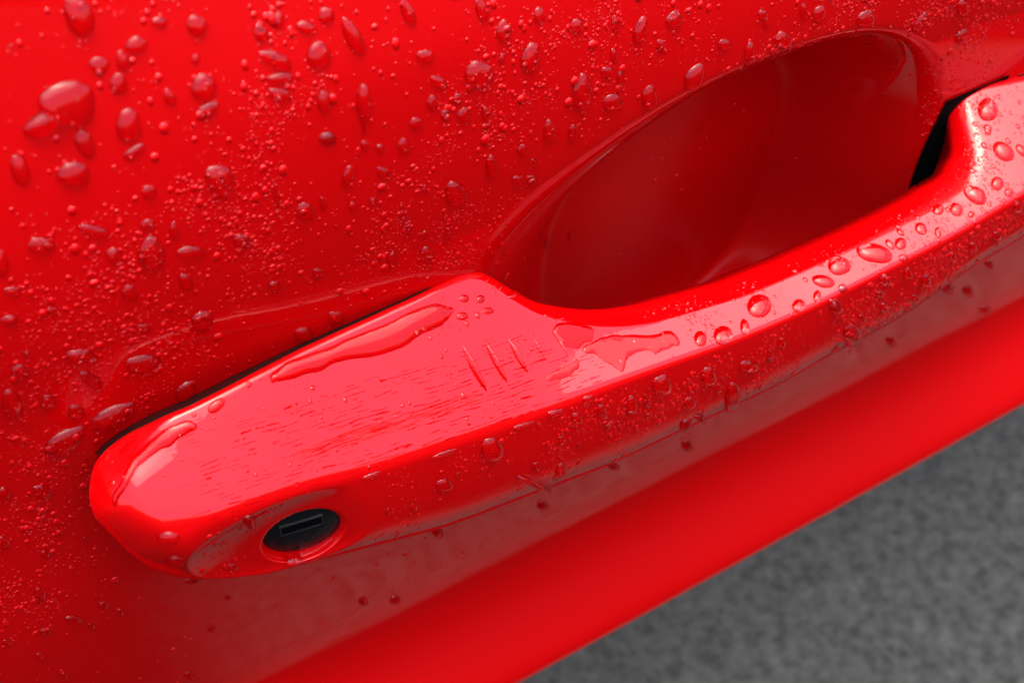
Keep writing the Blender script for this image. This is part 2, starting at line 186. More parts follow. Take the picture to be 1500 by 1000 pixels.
def handle_h(x, b):
    global KH
    x = np.asarray(x, float); b = np.asarray(b, float)
    h = facets(x, b)
    d1, r1 = poly_dist(x, b, *TOPL); d2, r2 = poly_dist(x, b, *BOTL)
    near = d1 < d2
    d = np.where(near, d1, d2); r = np.where(near, r1, r2)
    wt = sstep(-74, -87, x)                                           # the tip itself is rounded off more fully
    h = h - drop(d, r)*np.where(near, 1.0, 1.25)*(1-wt) - wt*8.0*np.clip(1-d/8.5, 0, 1)**2
    if KH is None: KH = float(facets(np.array(KX), np.array(KB))) - 3.8
    # scooped dish round the key lock
    db, dh = yz_to_bh(DN[1], DN[2])
    plane = KH + 0.6 - (DN[0]*(x-KX) + db*(b-KB))/dh
    ex = np.where(x > KX+3, (x-KX-3)/23.0, (x-KX-3)/23.0); eb = (b-KB-1.0)/np.where(b > KB+1, 8.8, 10.0)
    rho = np.sqrt(ex*ex+eb*eb)
    dish = plane + 11.0*np.clip(rho-0.66, 0, None)**2 + np.clip(x-KX-9, 0, None)*0.10
    nb, nh = yz_to_bh(KN[1], KN[2])
    h = smin(h, dish, 0.8)
    # bore of the lock
    X, B, H = x-KX, b-KB, h-KH
    ax = X*KN[0]+B*nb+H*nh
    rad = np.sqrt(np.clip(X*X+B*B+H*H-ax*ax, 0, None))
    return h - 3.0*sstep(KR+0.30, KR-0.35, rad)
def handle_pt(x, b, off=None):
    h = handle_h(x, b)
    y, z = bh_to_yz(b, h); return np.stack([np.asarray(x, float)+0*h, y, z], -1)
# ---------------------------------------------------------------- door skin
_pz = np.arange(-260, 420, 1.0)
_ps = np.interp(_pz, [-260,-196,-185,-180,-176,-170,-155,-146,-138,-122,-100,-70,-40,22,46,60,90,140,260,420],
                     [-2.4,-2.2,-1.6,-.5,.34,.50,.48,.24,.10,-.17,-.20,-.15,-.06,-.12,.03,.09,.09,.14,.5,.9])
_n = 4; _k = np.exp(-0.5*(np.arange(-8, 9)/4.0)**2); _k /= _k.sum()
_ps = np.convolve(np.pad(_ps, 8, mode='edge'), _k, 'valid')
_py = np.cumsum(_ps)*1.0; _py -= np.interp(0, _pz, _py)
BX, BZ = 80.0, -36.0                                               # middle of the finger recess
def door_y(x, z):
    x = np.asarray(x, float); z = np.asarray(z, float)
    y = np.interp(z, _pz, _py) + (x/1000.0)**2*22
    # soft shoulder line above the handle, sharp only in its middle
    w = 3.0 + 16*sstep(-35, -110, x) + 10*sstep(-5, 60, x)
    zs = 66 - 0.045*(x+20)
    t = (z-zs)/w
    y = y + 0.20*w*np.where(t > 20, t, np.log1p(np.exp(np.clip(t, -40, 20))))*(0.9-0.35*sstep(20, 140, x))
    # finger recess
    ax = np.where(x < BX, 90.0, 72.0)
    rho = (np.abs((x-BX)/ax)**2.5 + np.abs((z-BZ)/69.5)**2.5)**(1/2.5)
    w = .34 + .46*sstep(80, 20, x) + .10*sstep(112, 140, x)
    bowl = (27+7*sstep(50, 130, x))*(1+.10*sstep(28, -62, z))*sstep(1.05, 1.05-w, rho)
    return y + bowl*sstep(-101, -84, z)
def door_pt(x, z):
    y = door_y(x, z); return np.stack([np.asarray(x, float)+0*y, y, np.asarray(z, float)+0*y], -1)

# lookup grid of the handle's front so that water can be laid on it quickly
_lgx = np.arange(XL, 190, 0.35); _lgb = np.arange(-64, 8, 0.35)
_LG = handle_h(*np.meshgrid(_lgx, _lgb, indexing='ij'))
def handle_fast(x, b):
    i = np.clip((np.asarray(x)-_lgx[0])/0.35, 0, len(_lgx)-1.001); j = np.clip((np.asarray(b)-_lgb[0])/0.35, 0, len(_lgb)-1.001)
    i0 = i.astype(int); j0 = j.astype(int); u = i-i0; w = j-j0
    h = (_LG[i0, j0]*(1-u)+_LG[i0+1, j0]*u)*(1-w) + (_LG[i0, j0+1]*(1-u)+_LG[i0+1, j0+1]*u)*w
    y, z = bh_to_yz(b, h); return np.stack([np.asarray(x)+0*h, y, z], -1)
def surf_pt(on, x, v): return handle_fast(x, v) if on == 'H' else door_pt(x, v)
def surf_nrm(on, x, v, e=0.3):
    a = surf_pt(on, x+e, v)-surf_pt(on, x-e, v); c = surf_pt(on, x, v+e)-surf_pt(on, x, v-e)
    n = np.cross(a, c); n /= np.linalg.norm(n, axis=-1, keepdims=True)+1e-12; return n
# ---------------------------------------------------------------- materials
def mat(name):
    m = bpy.data.materials.new(name); m.use_nodes = True
    return m, m.node_tree, m.node_tree.nodes['Principled BSDF']
def node(t, kind, **kw):
    n = t.nodes.new(kind)
    for k, v in kw.items():
        if k in n.inputs: n.inputs[k].default_value = v
        else: setattr(n, k, v)
    return n
RED = (0.45, 0.0003, 0.0010, 1)
def paint(name, residue=False, mute_recess=False):
    m, t, p = mat(name)
    p.inputs['Base Color'].default_value = RED
    p.inputs['Roughness'].default_value = 0.45; p.inputs['Specular IOR Level'].default_value = 0.0
    p.inputs['Coat Weight'].default_value = 1.0; p.inputs['Coat IOR'].default_value = 1.5; p.inputs['Coat Roughness'].default_value = 0.015
    co = node(t, 'ShaderNodeTexCoord')
    # faint orange peel of sprayed lacquer
    n1 = node(t, 'ShaderNodeTexNoise', Scale=420.0, Detail=2.0); t.links.new(co.outputs['Object'], n1.inputs['Vector'])
    b1 = node(t, 'ShaderNodeBump', Strength=0.02, Distance=0.0006); t.links.new(n1.outputs['Fac'], b1.inputs['Height'])
    last = b1
    if mute_recess:                                                     # coat dulled inside the recess to mute its reflections
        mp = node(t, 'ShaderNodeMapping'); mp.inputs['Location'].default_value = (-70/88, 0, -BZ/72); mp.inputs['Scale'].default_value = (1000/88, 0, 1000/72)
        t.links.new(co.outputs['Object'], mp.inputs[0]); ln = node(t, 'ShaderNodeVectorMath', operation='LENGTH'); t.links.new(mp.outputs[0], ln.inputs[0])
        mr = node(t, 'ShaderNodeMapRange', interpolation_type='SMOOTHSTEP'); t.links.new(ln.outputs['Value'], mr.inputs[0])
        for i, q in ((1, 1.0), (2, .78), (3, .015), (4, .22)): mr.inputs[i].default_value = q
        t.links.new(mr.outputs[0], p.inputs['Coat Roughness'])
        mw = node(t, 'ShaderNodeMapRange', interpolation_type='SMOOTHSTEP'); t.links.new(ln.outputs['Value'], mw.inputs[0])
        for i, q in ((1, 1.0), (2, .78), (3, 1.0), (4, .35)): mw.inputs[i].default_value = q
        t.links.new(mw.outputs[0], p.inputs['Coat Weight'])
    if residue:                                                     # broken rows of drying water left by wiping, on the upper face
        sx = node(t, 'ShaderNodeSeparateXYZ'); t.links.new(co.outputs['Object'], sx.inputs[0])
        def mth(op, a, b=None, c=None):
            n = node(t, 'ShaderNodeMath', operation=op)
            for i, q in enumerate((a, b, c)):
                if q is None: continue
                if isinstance(q, (int, float)): n.inputs[i].default_value = q
                else: t.links.new(q, n.inputs[i])
            return n.outputs[0]
        u = mth('MULTIPLY', sx.outputs[0], 1000.0)
        v = mth('ADD', mth('MULTIPLY', sx.outputs[1], 1000*SB), mth('MULTIPLY', sx.outputs[2], 1000*CB))
        v = mth('ADD', v, mth('MULTIPLY', u, 0.115))                    # rows run along the crease
        cw = node(t, 'ShaderNodeCombineXYZ'); t.links.new(mth('MULTIPLY', u, .09), cw.inputs[0]); t.links.new(mth('MULTIPLY', v, .5), cw.inputs[1])
        nw = node(t, 'ShaderNodeTexNoise', Scale=1.0, Detail=3.0); t.links.new(cw.outputs[0], nw.inputs['Vector'])
        vd = mth('ADD', v, mth('MULTIPLY', nw.outputs['Fac'], 2.2))
        q = mth('DIVIDE', vd, 0.92); row = mth('FLOOR', q); fr = mth('ABSOLUTE', mth('SUBTRACT', mth('FRACT', q), 0.5))
        ln = node(t, 'ShaderNodeMapRange', interpolation_type='SMOOTHSTEP'); t.links.new(fr, ln.inputs[0]); ln.inputs[1].default_value = .16; ln.inputs[2].default_value = .04
        line = ln.outputs[0]
        cd = node(t, 'ShaderNodeCombineXYZ'); t.links.new(mth('MULTIPLY', u, .24), cd.inputs[0]); t.links.new(mth('MULTIPLY', row, 7.31), cd.inputs[1])
        nd = node(t, 'ShaderNodeTexNoise', Scale=1.0, Detail=2.0, Roughness=.6); t.links.new(cd.outputs[0], nd.inputs['Vector'])
        dash = node(t, 'ShaderNodeMapRange', interpolation_type='SMOOTHSTEP'); t.links.new(nd.outputs['Fac'], dash.inputs[0])
        dash.inputs[1].default_value = .46; dash.inputs[2].default_value = .56
        cp = node(t, 'ShaderNodeCombineXYZ'); t.links.new(mth('MULTIPLY', u, .05), cp.inputs[0]); t.links.new(mth('MULTIPLY', v, .22), cp.inputs[1])
        npz = node(t, 'ShaderNodeTexNoise', Scale=1.0, Detail=2.0); t.links.new(cp.outputs[0], npz.inputs['Vector'])
        patch = node(t, 'ShaderNodeMapRange', interpolation_type='SMOOTHSTEP'); t.links.new(npz.outputs['Fac'], patch.inputs[0])
        patch.inputs[1].default_value = .36; patch.inputs[2].default_value = .46
        def band(x, a0, a1, b1_, b0):
            r1 = node(t, 'ShaderNodeMapRange', interpolation_type='SMOOTHSTEP'); t.links.new(x, r1.inputs[0]); r1.inputs[1].default_value = a0; r1.inputs[2].default_value = a1
            r2 = node(t, 'ShaderNodeMapRange', interpolation_type='SMOOTHSTEP'); t.links.new(x, r2.inputs[0]); r2.inputs[1].default_value = b0; r2.inputs[2].default_value = b1_
            return mth('MULTIPLY', r1.outputs[0], r2.outputs[0])
        area = mth('MULTIPLY', band(u, -80., -68., 16., 26.), band(v, -31.5, -29.0, -14., -9.5))
        hgt = mth('MULTIPLY', mth('MULTIPLY', line, dash.outputs[0]), mth('MULTIPLY', patch.outputs[0], area))
        cs_ = node(t, 'ShaderNodeCombineXYZ'); t.links.new(mth('MULTIPLY', u, .16), cs_.inputs[0]); t.links.new(mth('MULTIPLY', v, 3.2), cs_.inputs[1])
        ns = node(t, 'ShaderNodeTexNoise', Scale=1.0, Detail=4.0, Roughness=.7); t.links.new(cs_.outputs[0], ns.inputs['Vector'])
        sm = node(t, 'ShaderNodeMapRange', interpolation_type='SMOOTHSTEP'); t.links.new(ns.outputs['Fac'], sm.inputs[0]); sm.inputs[1].default_value = .38; sm.inputs[2].default_value = .6
        smear = mth('MULTIPLY', mth('MULTIPLY', band(u, -64., -46., -14., -4.), band(vd, -24.6, -22.6, -21.4, -18.8)), sm.outputs[0])
        hgt = mth('MAXIMUM', hgt, mth('MULTIPLY', smear, .62))
        sc = node(t, 'ShaderNodeVectorMath', operation='SCALE'); sc.inputs[0].default_value = (0, -SB*.55, -CB*.55); t.links.new(hgt, sc.inputs['Scale'])
        ad = node(t, 'ShaderNodeVectorMath', operation='ADD'); t.links.new(b1.outputs[0], ad.inputs[0]); t.links.new(sc.outputs[0], ad.inputs[1])
        last = node(t, 'ShaderNodeVectorMath', operation='NORMALIZE'); t.links.new(ad.outputs[0], last.inputs[0])
    t.links.new(last.outputs[0], p.inputs['Normal']); t.links.new(last.outputs[0], p.inputs['Coat Normal'])
    return m
M_DOOR = paint('red_car_paint', mute_recess=True); M_HANDLE = paint('red_handle_paint', True)
M_WATER, t, p = mat('rain_water')
p.inputs['Base Color'].default_value = (1, 1, 1, 1); p.inputs['Roughness'].default_value = 0.0
p.inputs['Transmission Weight'].default_value = 1.0; p.inputs['IOR'].default_value = 1.34
M_WETRED, t, p = mat('red_paint_under_water'); p.inputs['Base Color'].default_value = RED; p.inputs['Roughness'].default_value = 0.6; p.inputs['Specular IOR Level'].default_value = 0.0
M_SPRAY, t, p = mat('tiny_water_beads'); p.inputs['Base Color'].default_value = RED; p.inputs['Roughness'].default_value = 0.6; p.inputs['Specular IOR Level'].default_value = 0.0
p.inputs['Coat Weight'].default_value = 1.0; p.inputs['Coat IOR'].default_value = 1.42; p.inputs['Coat Roughness'].default_value = 0.0
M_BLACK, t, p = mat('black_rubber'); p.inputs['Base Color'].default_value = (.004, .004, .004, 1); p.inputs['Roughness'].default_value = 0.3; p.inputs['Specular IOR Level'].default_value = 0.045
M_LOCK, t, p = mat('black_lock_plastic'); p.inputs['Base Color'].default_value = (.005, .005, .005, 1); p.inputs['Roughness'].default_value = 0.22; p.inputs['Specular IOR Level'].default_value = 0.15
n1 = node(t, 'ShaderNodeTexNoise', Scale=900.0, Detail=4.0); b1 = node(t, 'ShaderNodeBump', Strength=0.35, Distance=0.0006)
co = node(t, 'ShaderNodeTexCoord'); t.links.new(co.outputs['Object'], n1.inputs['Vector']); t.links.new(n1.outputs['Fac'], b1.inputs['Height']); t.links.new(b1.outputs[0], p.inputs['Normal'])
M_RIM, t, p = mat('worn_slot_edge'); p.inputs['Base Color'].default_value = (.010, .0105, .010, 1); p.inputs['Roughness'].default_value = 0.45; p.inputs['Specular IOR Level'].default_value = 0.3
M_HOLE, t, p = mat('dark_slot'); p.inputs['Base Color'].default_value = (.0015, .0015, .0015, 1); p.inputs['Roughness'].default_value = 0.7; p.inputs['Specular IOR Level'].default_value = 0.03
M_ROAD, t, p = mat('road_asphalt')
co = node(t, 'ShaderNodeTexCoord')
n1 = node(t, 'ShaderNodeTexNoise', Scale=105.0, Detail=9.0, Roughness=0.82); t.links.new(co.outputs['Object'], n1.inputs['Vector'])
n2 = node(t, 'ShaderNodeTexVoronoi', Scale=95.0); t.links.new(co.outputs['Object'], n2.inputs['Vector'])
mx = node(t, 'ShaderNodeMath', operation='MULTIPLY_ADD'); mx.inputs[1].default_value = 0.12; t.links.new(n2.outputs['Distance'], mx.inputs[0]); t.links.new(n1.outputs['Fac'], mx.inputs[2])
cr = node(t, 'ShaderNodeValToRGB'); cr.color_ramp.elements[0].position = .36; cr.color_ramp.elements[1].position = .74
cr.color_ramp.elements[0].color = (.015, .0149, .013, 1); cr.color_ramp.elements[1].color = (.118, .117, .103, 1)
t.links.new(mx.outputs[0], cr.inputs[0])
# colour darkened beyond the view to deepen door reflections, left pale near the car
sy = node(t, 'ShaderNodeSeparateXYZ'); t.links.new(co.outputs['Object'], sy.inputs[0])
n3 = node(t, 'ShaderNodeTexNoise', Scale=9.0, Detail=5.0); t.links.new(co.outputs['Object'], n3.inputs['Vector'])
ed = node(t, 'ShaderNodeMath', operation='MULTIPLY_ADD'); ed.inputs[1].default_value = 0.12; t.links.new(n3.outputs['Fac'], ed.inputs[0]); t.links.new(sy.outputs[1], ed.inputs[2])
pale_y = node(t, 'ShaderNodeMapRange', interpolation_type='SMOOTHSTEP'); pale_y.inputs[1].default_value = -0.31; pale_y.inputs[2].default_value = -0.22; t.links.new(ed.outputs[0], pale_y.inputs[0])
pale_x = node(t, 'ShaderNodeMapRange', interpolation_type='SMOOTHSTEP'); pale_x.inputs[1].default_value = -0.06; pale_x.inputs[2].default_value = 0.10; t.links.new(sy.outputs[0], pale_x.inputs[0])
dm = node(t, 'ShaderNodeMath', operation='MULTIPLY'); t.links.new(pale_y.outputs[0], dm.inputs[0]); t.links.new(pale_x.outputs[0], dm.inputs[1])
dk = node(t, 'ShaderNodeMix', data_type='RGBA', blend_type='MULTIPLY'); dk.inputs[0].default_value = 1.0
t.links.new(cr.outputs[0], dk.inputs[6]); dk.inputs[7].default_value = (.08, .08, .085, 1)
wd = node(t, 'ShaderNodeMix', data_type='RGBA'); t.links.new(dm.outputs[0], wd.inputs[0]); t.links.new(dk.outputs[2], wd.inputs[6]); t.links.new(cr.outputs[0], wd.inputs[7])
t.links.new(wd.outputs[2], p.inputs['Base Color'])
p.inputs['Roughness'].default_value = 0.6; p.inputs['Specular IOR Level'].default_value = 0.04
b1 = node(t, 'ShaderNodeBump', Strength=0.8, Distance=0.006); t.links.new(mx.outputs[0], b1.inputs['Height']); t.links.new(b1.outputs[0], p.inputs['Normal'])
# ---------------------------------------------------------------- mesh helpers
def mesh_obj(name, verts, faces, material, parent=None, smooth=True, capped=None):
    """verts in millimetres"""
    me = bpy.data.meshes.new(name); V = np.asarray(verts, float)*1e-3
    groups = faces if isinstance(faces, tuple) else None
    if groups is None: me.from_pydata(V.tolist(), [], faces)
    else:                                                           # arrays of quads and triangles, built in bulk
        loops = np.concatenate([q.ravel() for q in groups]); tot = np.concatenate([np.full(len(q), q.shape[1]) for q in groups])
        me.vertices.add(len(V)); me.vertices.foreach_set('co', V.astype(np.float32).ravel())
        me.loops.add(len(loops)); me.loops.foreach_set('vertex_index', loops.astype(np.int32))
        me.polygons.add(len(tot)); me.polygons.foreach_set('loop_start', (np.cumsum(tot)-tot).astype(np.int32))
        me.update(calc_edges=True)
    if smooth: me.polygons.foreach_set('use_smooth', np.ones(len(me.polygons), dtype=bool))
    me.materials.append(material); me.update()
    if capped is not None: me.materials.append(M_WETRED); mi = np.zeros(len(me.polygons), np.int32); mi[-capped:] = 1; me.polygons.foreach_set('material_index', mi)
    o = bpy.data.objects.new(name, me); S.collection.objects.link(o)
    if parent is not None: o.parent = parent
    return o
def tag(o, label=None, cat=None, group=None, kind=None):
    for k, v in (('label', label), ('category', cat), ('group', group), ('kind', kind)):
        if v: o[k] = v
    return o
def grid_faces(nu, nv, off=0):
    i = np.arange(nu-1)[:, None]*nv + np.arange(nv-1)[None, :] + off
    return np.stack([i, i+nv, i+nv+1, i+1], -1).reshape(-1, 4)
# ---------------------------------------------------------------- ground
g = 60000.0
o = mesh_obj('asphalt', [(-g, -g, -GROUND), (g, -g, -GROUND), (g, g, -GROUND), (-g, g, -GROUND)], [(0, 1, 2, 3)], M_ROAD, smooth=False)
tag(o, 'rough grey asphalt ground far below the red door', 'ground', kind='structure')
# ---------------------------------------------------------------- car door
door = bpy.data.objects.new('car_door', None); S.collection.objects.link(door); door.location = (0, 0, 0)
tag(door, 'wet glossy red car door with a pull handle, covered in raindrops', 'car door')
gx = np.concatenate([np.arange(-620, -170, 30.), np.arange(-170, 270, 1.1), np.arange(270, 1150, 35.)])
gz = np.concatenate([np.arange(-255, -205, 5.), np.arange(-205, -120, 1.2), np.arange(-120, 125, 1.1), np.arange(125, 420, 15.)])
X, Z = np.meshgrid(gx, gz, indexing='ij')
v = door_pt(X, Z).reshape(-1, 3)
nx, nz = len(gx), len(gz)
f = grid_faces(nx, nz)
# hem flange folded inward along the four edges
idx = np.arange(nx*nz).reshape(nx, nz)
rim = np.concatenate([idx[:, 0], idx[-1, 1:], idx[-2::-1, -1], idx[0, -2:0:-1]])
hem = v[rim]+np.array([0, 16., 0]); n0 = len(v)
k = np.arange(len(rim)); k2 = (k+1) % len(rim)
f2 = np.stack([rim, n0+k, n0+k2, rim[k2]], -1)
panel = mesh_obj('door_panel', np.concatenate([v, hem]), (f, f2), M_DOOR, door)
# floor of the car behind the sill, unseen, put in to shade the asphalt
fl = [(-620, 300, -252), (1150, 300, -252), (1150, 1700, -252), (-620, 1700, -252), (-620, 300, -232), (1150, 300, -232), (1150, 1700, -232), (-620, 1700, -232)]
mesh_obj('underbody_shade', fl, [(0, 1, 2, 3), (4, 7, 6, 5), (0, 4, 5, 1), (1, 5, 6, 2), (2, 6, 7, 3), (3, 7, 4, 0)], M_BLACK, door, smooth=False)
# ---------------------------------------------------------------- handle
xs = [XL+0.002]
while xs[-1] < XR-0.3:
    x = xs[-1]
    st = 0.02 if x < XL+.1 else 0.06 if x < XL+.6 else 0.15 if x < XL+3 else 0.35 if x < -74 else 0.42 if -72 < x < -22 else 0.35 if (0 < x < 28 or 132 < x < 168) else 0.9
    if x > XR-8: st = 0.25
    xs.append(x+st)
xs.append(XR-0.02); xs = np.array(xs)
NT = 170
tt = np.linspace(0, 1, NT); tt = tt + 0.13*np.sin(2*np.pi*tt)*-1/ (2*np.pi) *2.4   # closer together at both rims
tt = (tt-tt[0])/(tt[-1]-tt[0])
tb, bb = np.interp(xs, GX, TB), np.interp(xs, GX, BB)
HX = np.repeat(xs[:, None], NT, 1); HB = tb[:, None] + (bb-tb)[:, None]*tt[None, :]
front = handle_pt(HX, HB)
wT = np.clip((tb-bb)/25, 0.05, 1)[:, None]
mount = (1-sstep(5, 24, xs)*(1-sstep(140, 150, xs)))[:, None]
lean = (0.62*sstep(90, 138, xs)*(1-.5*sstep(160, 190, xs)) + 0.8*sstep(-82, -91, xs))[:, None]*np.array([1., 0, 0])
eh = np.array([0, CB, -SB]) + lean
tip = sstep(-70, -84, xs)[:, None]
dn = np.array([0, 1, .22])*(1-tip) + (np.array([0, CB, -SB])+lean)*tip
sk1 = front[:, 0] + eh*(9*wT); sk0 = front[:, -1] + dn*((6+10*mount)*wT)
mid1 = front[:, 0] + eh*(3*wT)
ring = np.concatenate([sk1[:, None], mid1[:, None], front, sk0[:, None]], 1)
nr = ring.shape[1]
i = np.arange(len(xs)-1)
f = np.concatenate([grid_faces(len(xs), nr), np.stack([i*nr+nr-1, (i+1)*nr+nr-1, (i+1)*nr, i*nr], -1)])
c0 = np.arange(nr)[None, :]; c1 = (np.arange(nr)+(len(xs)-1)*nr)[None, ::-1]
handle = mesh_obj('door_handle', ring.reshape(-1, 3), (f, c0, c1), M_HANDLE, door)
handle['label'] = 'glossy red pull handle with key lock and grip ridges'
# rubber gasket between the handle's ends and the door, widened to deepen the contact shadow
def gasket_shade(path, wide):
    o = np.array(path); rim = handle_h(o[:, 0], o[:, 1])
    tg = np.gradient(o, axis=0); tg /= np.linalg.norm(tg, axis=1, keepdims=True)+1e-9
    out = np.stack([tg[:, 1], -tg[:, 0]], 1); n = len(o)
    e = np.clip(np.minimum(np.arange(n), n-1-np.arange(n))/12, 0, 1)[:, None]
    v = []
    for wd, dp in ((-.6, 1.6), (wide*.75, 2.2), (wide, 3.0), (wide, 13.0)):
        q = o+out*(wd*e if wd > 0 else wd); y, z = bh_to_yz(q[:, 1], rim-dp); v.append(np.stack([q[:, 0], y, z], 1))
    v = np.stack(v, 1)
    return mesh_obj('gasket_shade', v.reshape(-1, 3), grid_faces(n, 4).tolist(), M_BLACK, door)
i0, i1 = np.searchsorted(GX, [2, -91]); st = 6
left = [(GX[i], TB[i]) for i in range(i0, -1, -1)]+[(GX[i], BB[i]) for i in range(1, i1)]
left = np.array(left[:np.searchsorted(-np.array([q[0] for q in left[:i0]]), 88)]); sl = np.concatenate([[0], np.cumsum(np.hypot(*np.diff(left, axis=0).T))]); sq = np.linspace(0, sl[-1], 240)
gasket_shade(np.stack([np.interp(sq, sl, left[:, 0]), np.interp(sq, sl, left[:, 1])], 1), 0.3)
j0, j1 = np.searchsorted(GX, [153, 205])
gasket_shade([(GX[i], TB[i]) for i in range(j1, j0, -8)], 0.6)  # black strip added for the shaded seam above the right mount
# ---------------------------------------------------------------- key lock
kc = np.array([KX, *bh_to_yz(KB, KH)]); ka = KN
ku = np.array([1, 0, 0]) - ka*ka[0]; ku /= np.linalg.norm(ku); kv = np.cross(ku, ka); kv = -kv if kv[2] < 0 else kv
def kp(r, a, h): return kc + ku*(r*math.cos(a)) + kv*(r*math.sin(a)) + ka*h
v, f = [], []; NS = 72
prof = [(KR+.3, -3.4), (KR-.05, -1.6), (KR-.35, -1.15), (KR-1.0, -.85), (KR-2.5, -.55), (KR-4.5, -.35), (KR-6.5, -.3)]
for r, h in prof:
    for i in range(NS): v.append(kp(r, 2*math.pi*i/NS, h))
for j in range(len(prof)-1):
    for i in range(NS):
        a = j*NS+i; b = j*NS+(i+1) % NS; f.append((a, b, b+NS, a+NS))
v.append(kp(0, 0, -.28)); c = len(v)-1; j = (len(prof)-1)*NS
f += [(j+i, j+(i+1) % NS, c) for i in range(NS)]
mesh_obj('key_lock', v, f, M_LOCK, handle)
def kbox(name, x0, x1, y0, y1, h0, h1, m, rot):
    cs, sn = math.cos(rot), math.sin(rot); v = []
    for h in (h0, h1):
        for a, b in ((x0, y0), (x1, y0), (x1, y1), (x0, y1)):
            v.append(kc + ku*(a*cs-b*sn) + kv*(a*sn+b*cs) + ka*h)
    return mesh_obj(name, v, [(0, 3, 2, 1), (4, 5, 6, 7), (0, 1, 5, 4), (1, 2, 6, 5), (2, 3, 7, 6), (3, 0, 4, 7)], m, handle, smooth=False)
KROT = KEYROT
for a, b, c, d in ((-4.7, 4.7, 1.6, 1.9), (-4.7, 4.7, 4.9, 5.2), (-4.7, -4.4, 1.9, 4.9), (4.4, 4.7, 1.9, 4.9)):
    kbox('slot_rim', a, b, c, d, -.7, -.02, M_RIM, KROT)
kbox('key_slot', -4.4, 4.4, 1.9, 4.9, -.7, -.15, M_HOLE, KROT)
# ---------------------------------------------------------------- grip ridges
def on_handle(x, b): return surf_pt('H', np.array([x]), np.array([b]))[0]
def nrm_handle(x, b): return surf_nrm('H', np.array([x]), np.array([b]), 1.0)[0]
def ridge(x0, b0, x1, b1, w, hgt):
    v, f = [], []; NL, NC = 18, 9
    d = np.array([x1-x0, b1-b0]); L = np.hypot(*d); d /= L; pn = np.array([-d[1], d[0]])
    for i in range(NL):
        s = i/(NL-1); e = math.sin(math.pi*min(max(s, .015), .985))**.6
        for j in range(NC):
            c = -1+2*j/(NC-1); q = np.array([x0, b0])+d*L*s+pn*c*w*e
            P = on_handle(*q); n = nrm_handle(*q)
            v.append(P + n*(hgt*e*(1-abs(c)**1.7)-.06))
    return mesh_obj('grip_ridge', v, grid_faces(NL, NC).tolist(), M_HANDLE, handle)
for r in RIDGES: ridge(*r)
# dark slot at the far end of the recess where the lever enters the door
q = np.linspace(0, 1, 30); w = np.linspace(0, 1, 20)
SZ = (-4-52*q)[:, None]+0*w[None, :]; SX = (SLOTX0+SLOTX1*q)[:, None]+24*w[None, :]
v = door_pt(SX, SZ) + surf_nrm('D', SX, SZ)*0.5
mesh_obj('lever_slot', v.reshape(-1, 3), grid_faces(30, 20).tolist(), M_HOLE, door)
# ---------------------------------------------------------------- rainwater
rng = np.random.default_rng(11)
def outline_noise(seed, ph, amp):
    r = np.random.default_rng(seed); o = np.zeros_like(ph)
    for k in (2, 3, 4, 5): o += r.normal(0, amp/k**1.1)*np.cos(k*ph + r.uniform(0, 6.28))
    return 1+o
def add_cap(on, u, v, P, f, n, NR):
    """the paint as seen through the water: wet, so without its own mirror coat"""
    rows = [0, NR//3, (2*NR)//3]; base = len(P)
    iu = np.concatenate([np.arange(k*n, k*n+n) for k in rows]+[[NR*n]])
    cu, cv = u[iu], v[iu]; Q = surf_pt(on, cu, cv)+surf_nrm(on, cu, cv)*0.012
    g = [(base+k*n+i, base+k*n+(i+1) % n, base+(k+1)*n+(i+1) % n, base+(k+1)*n+i) for k in range(2) for i in range(n)]
    g += [(base+2*n+i, base+2*n+(i+1) % n, base+3*n) for i in range(n)]
    return np.concatenate([P, Q]), f+g, len(g)
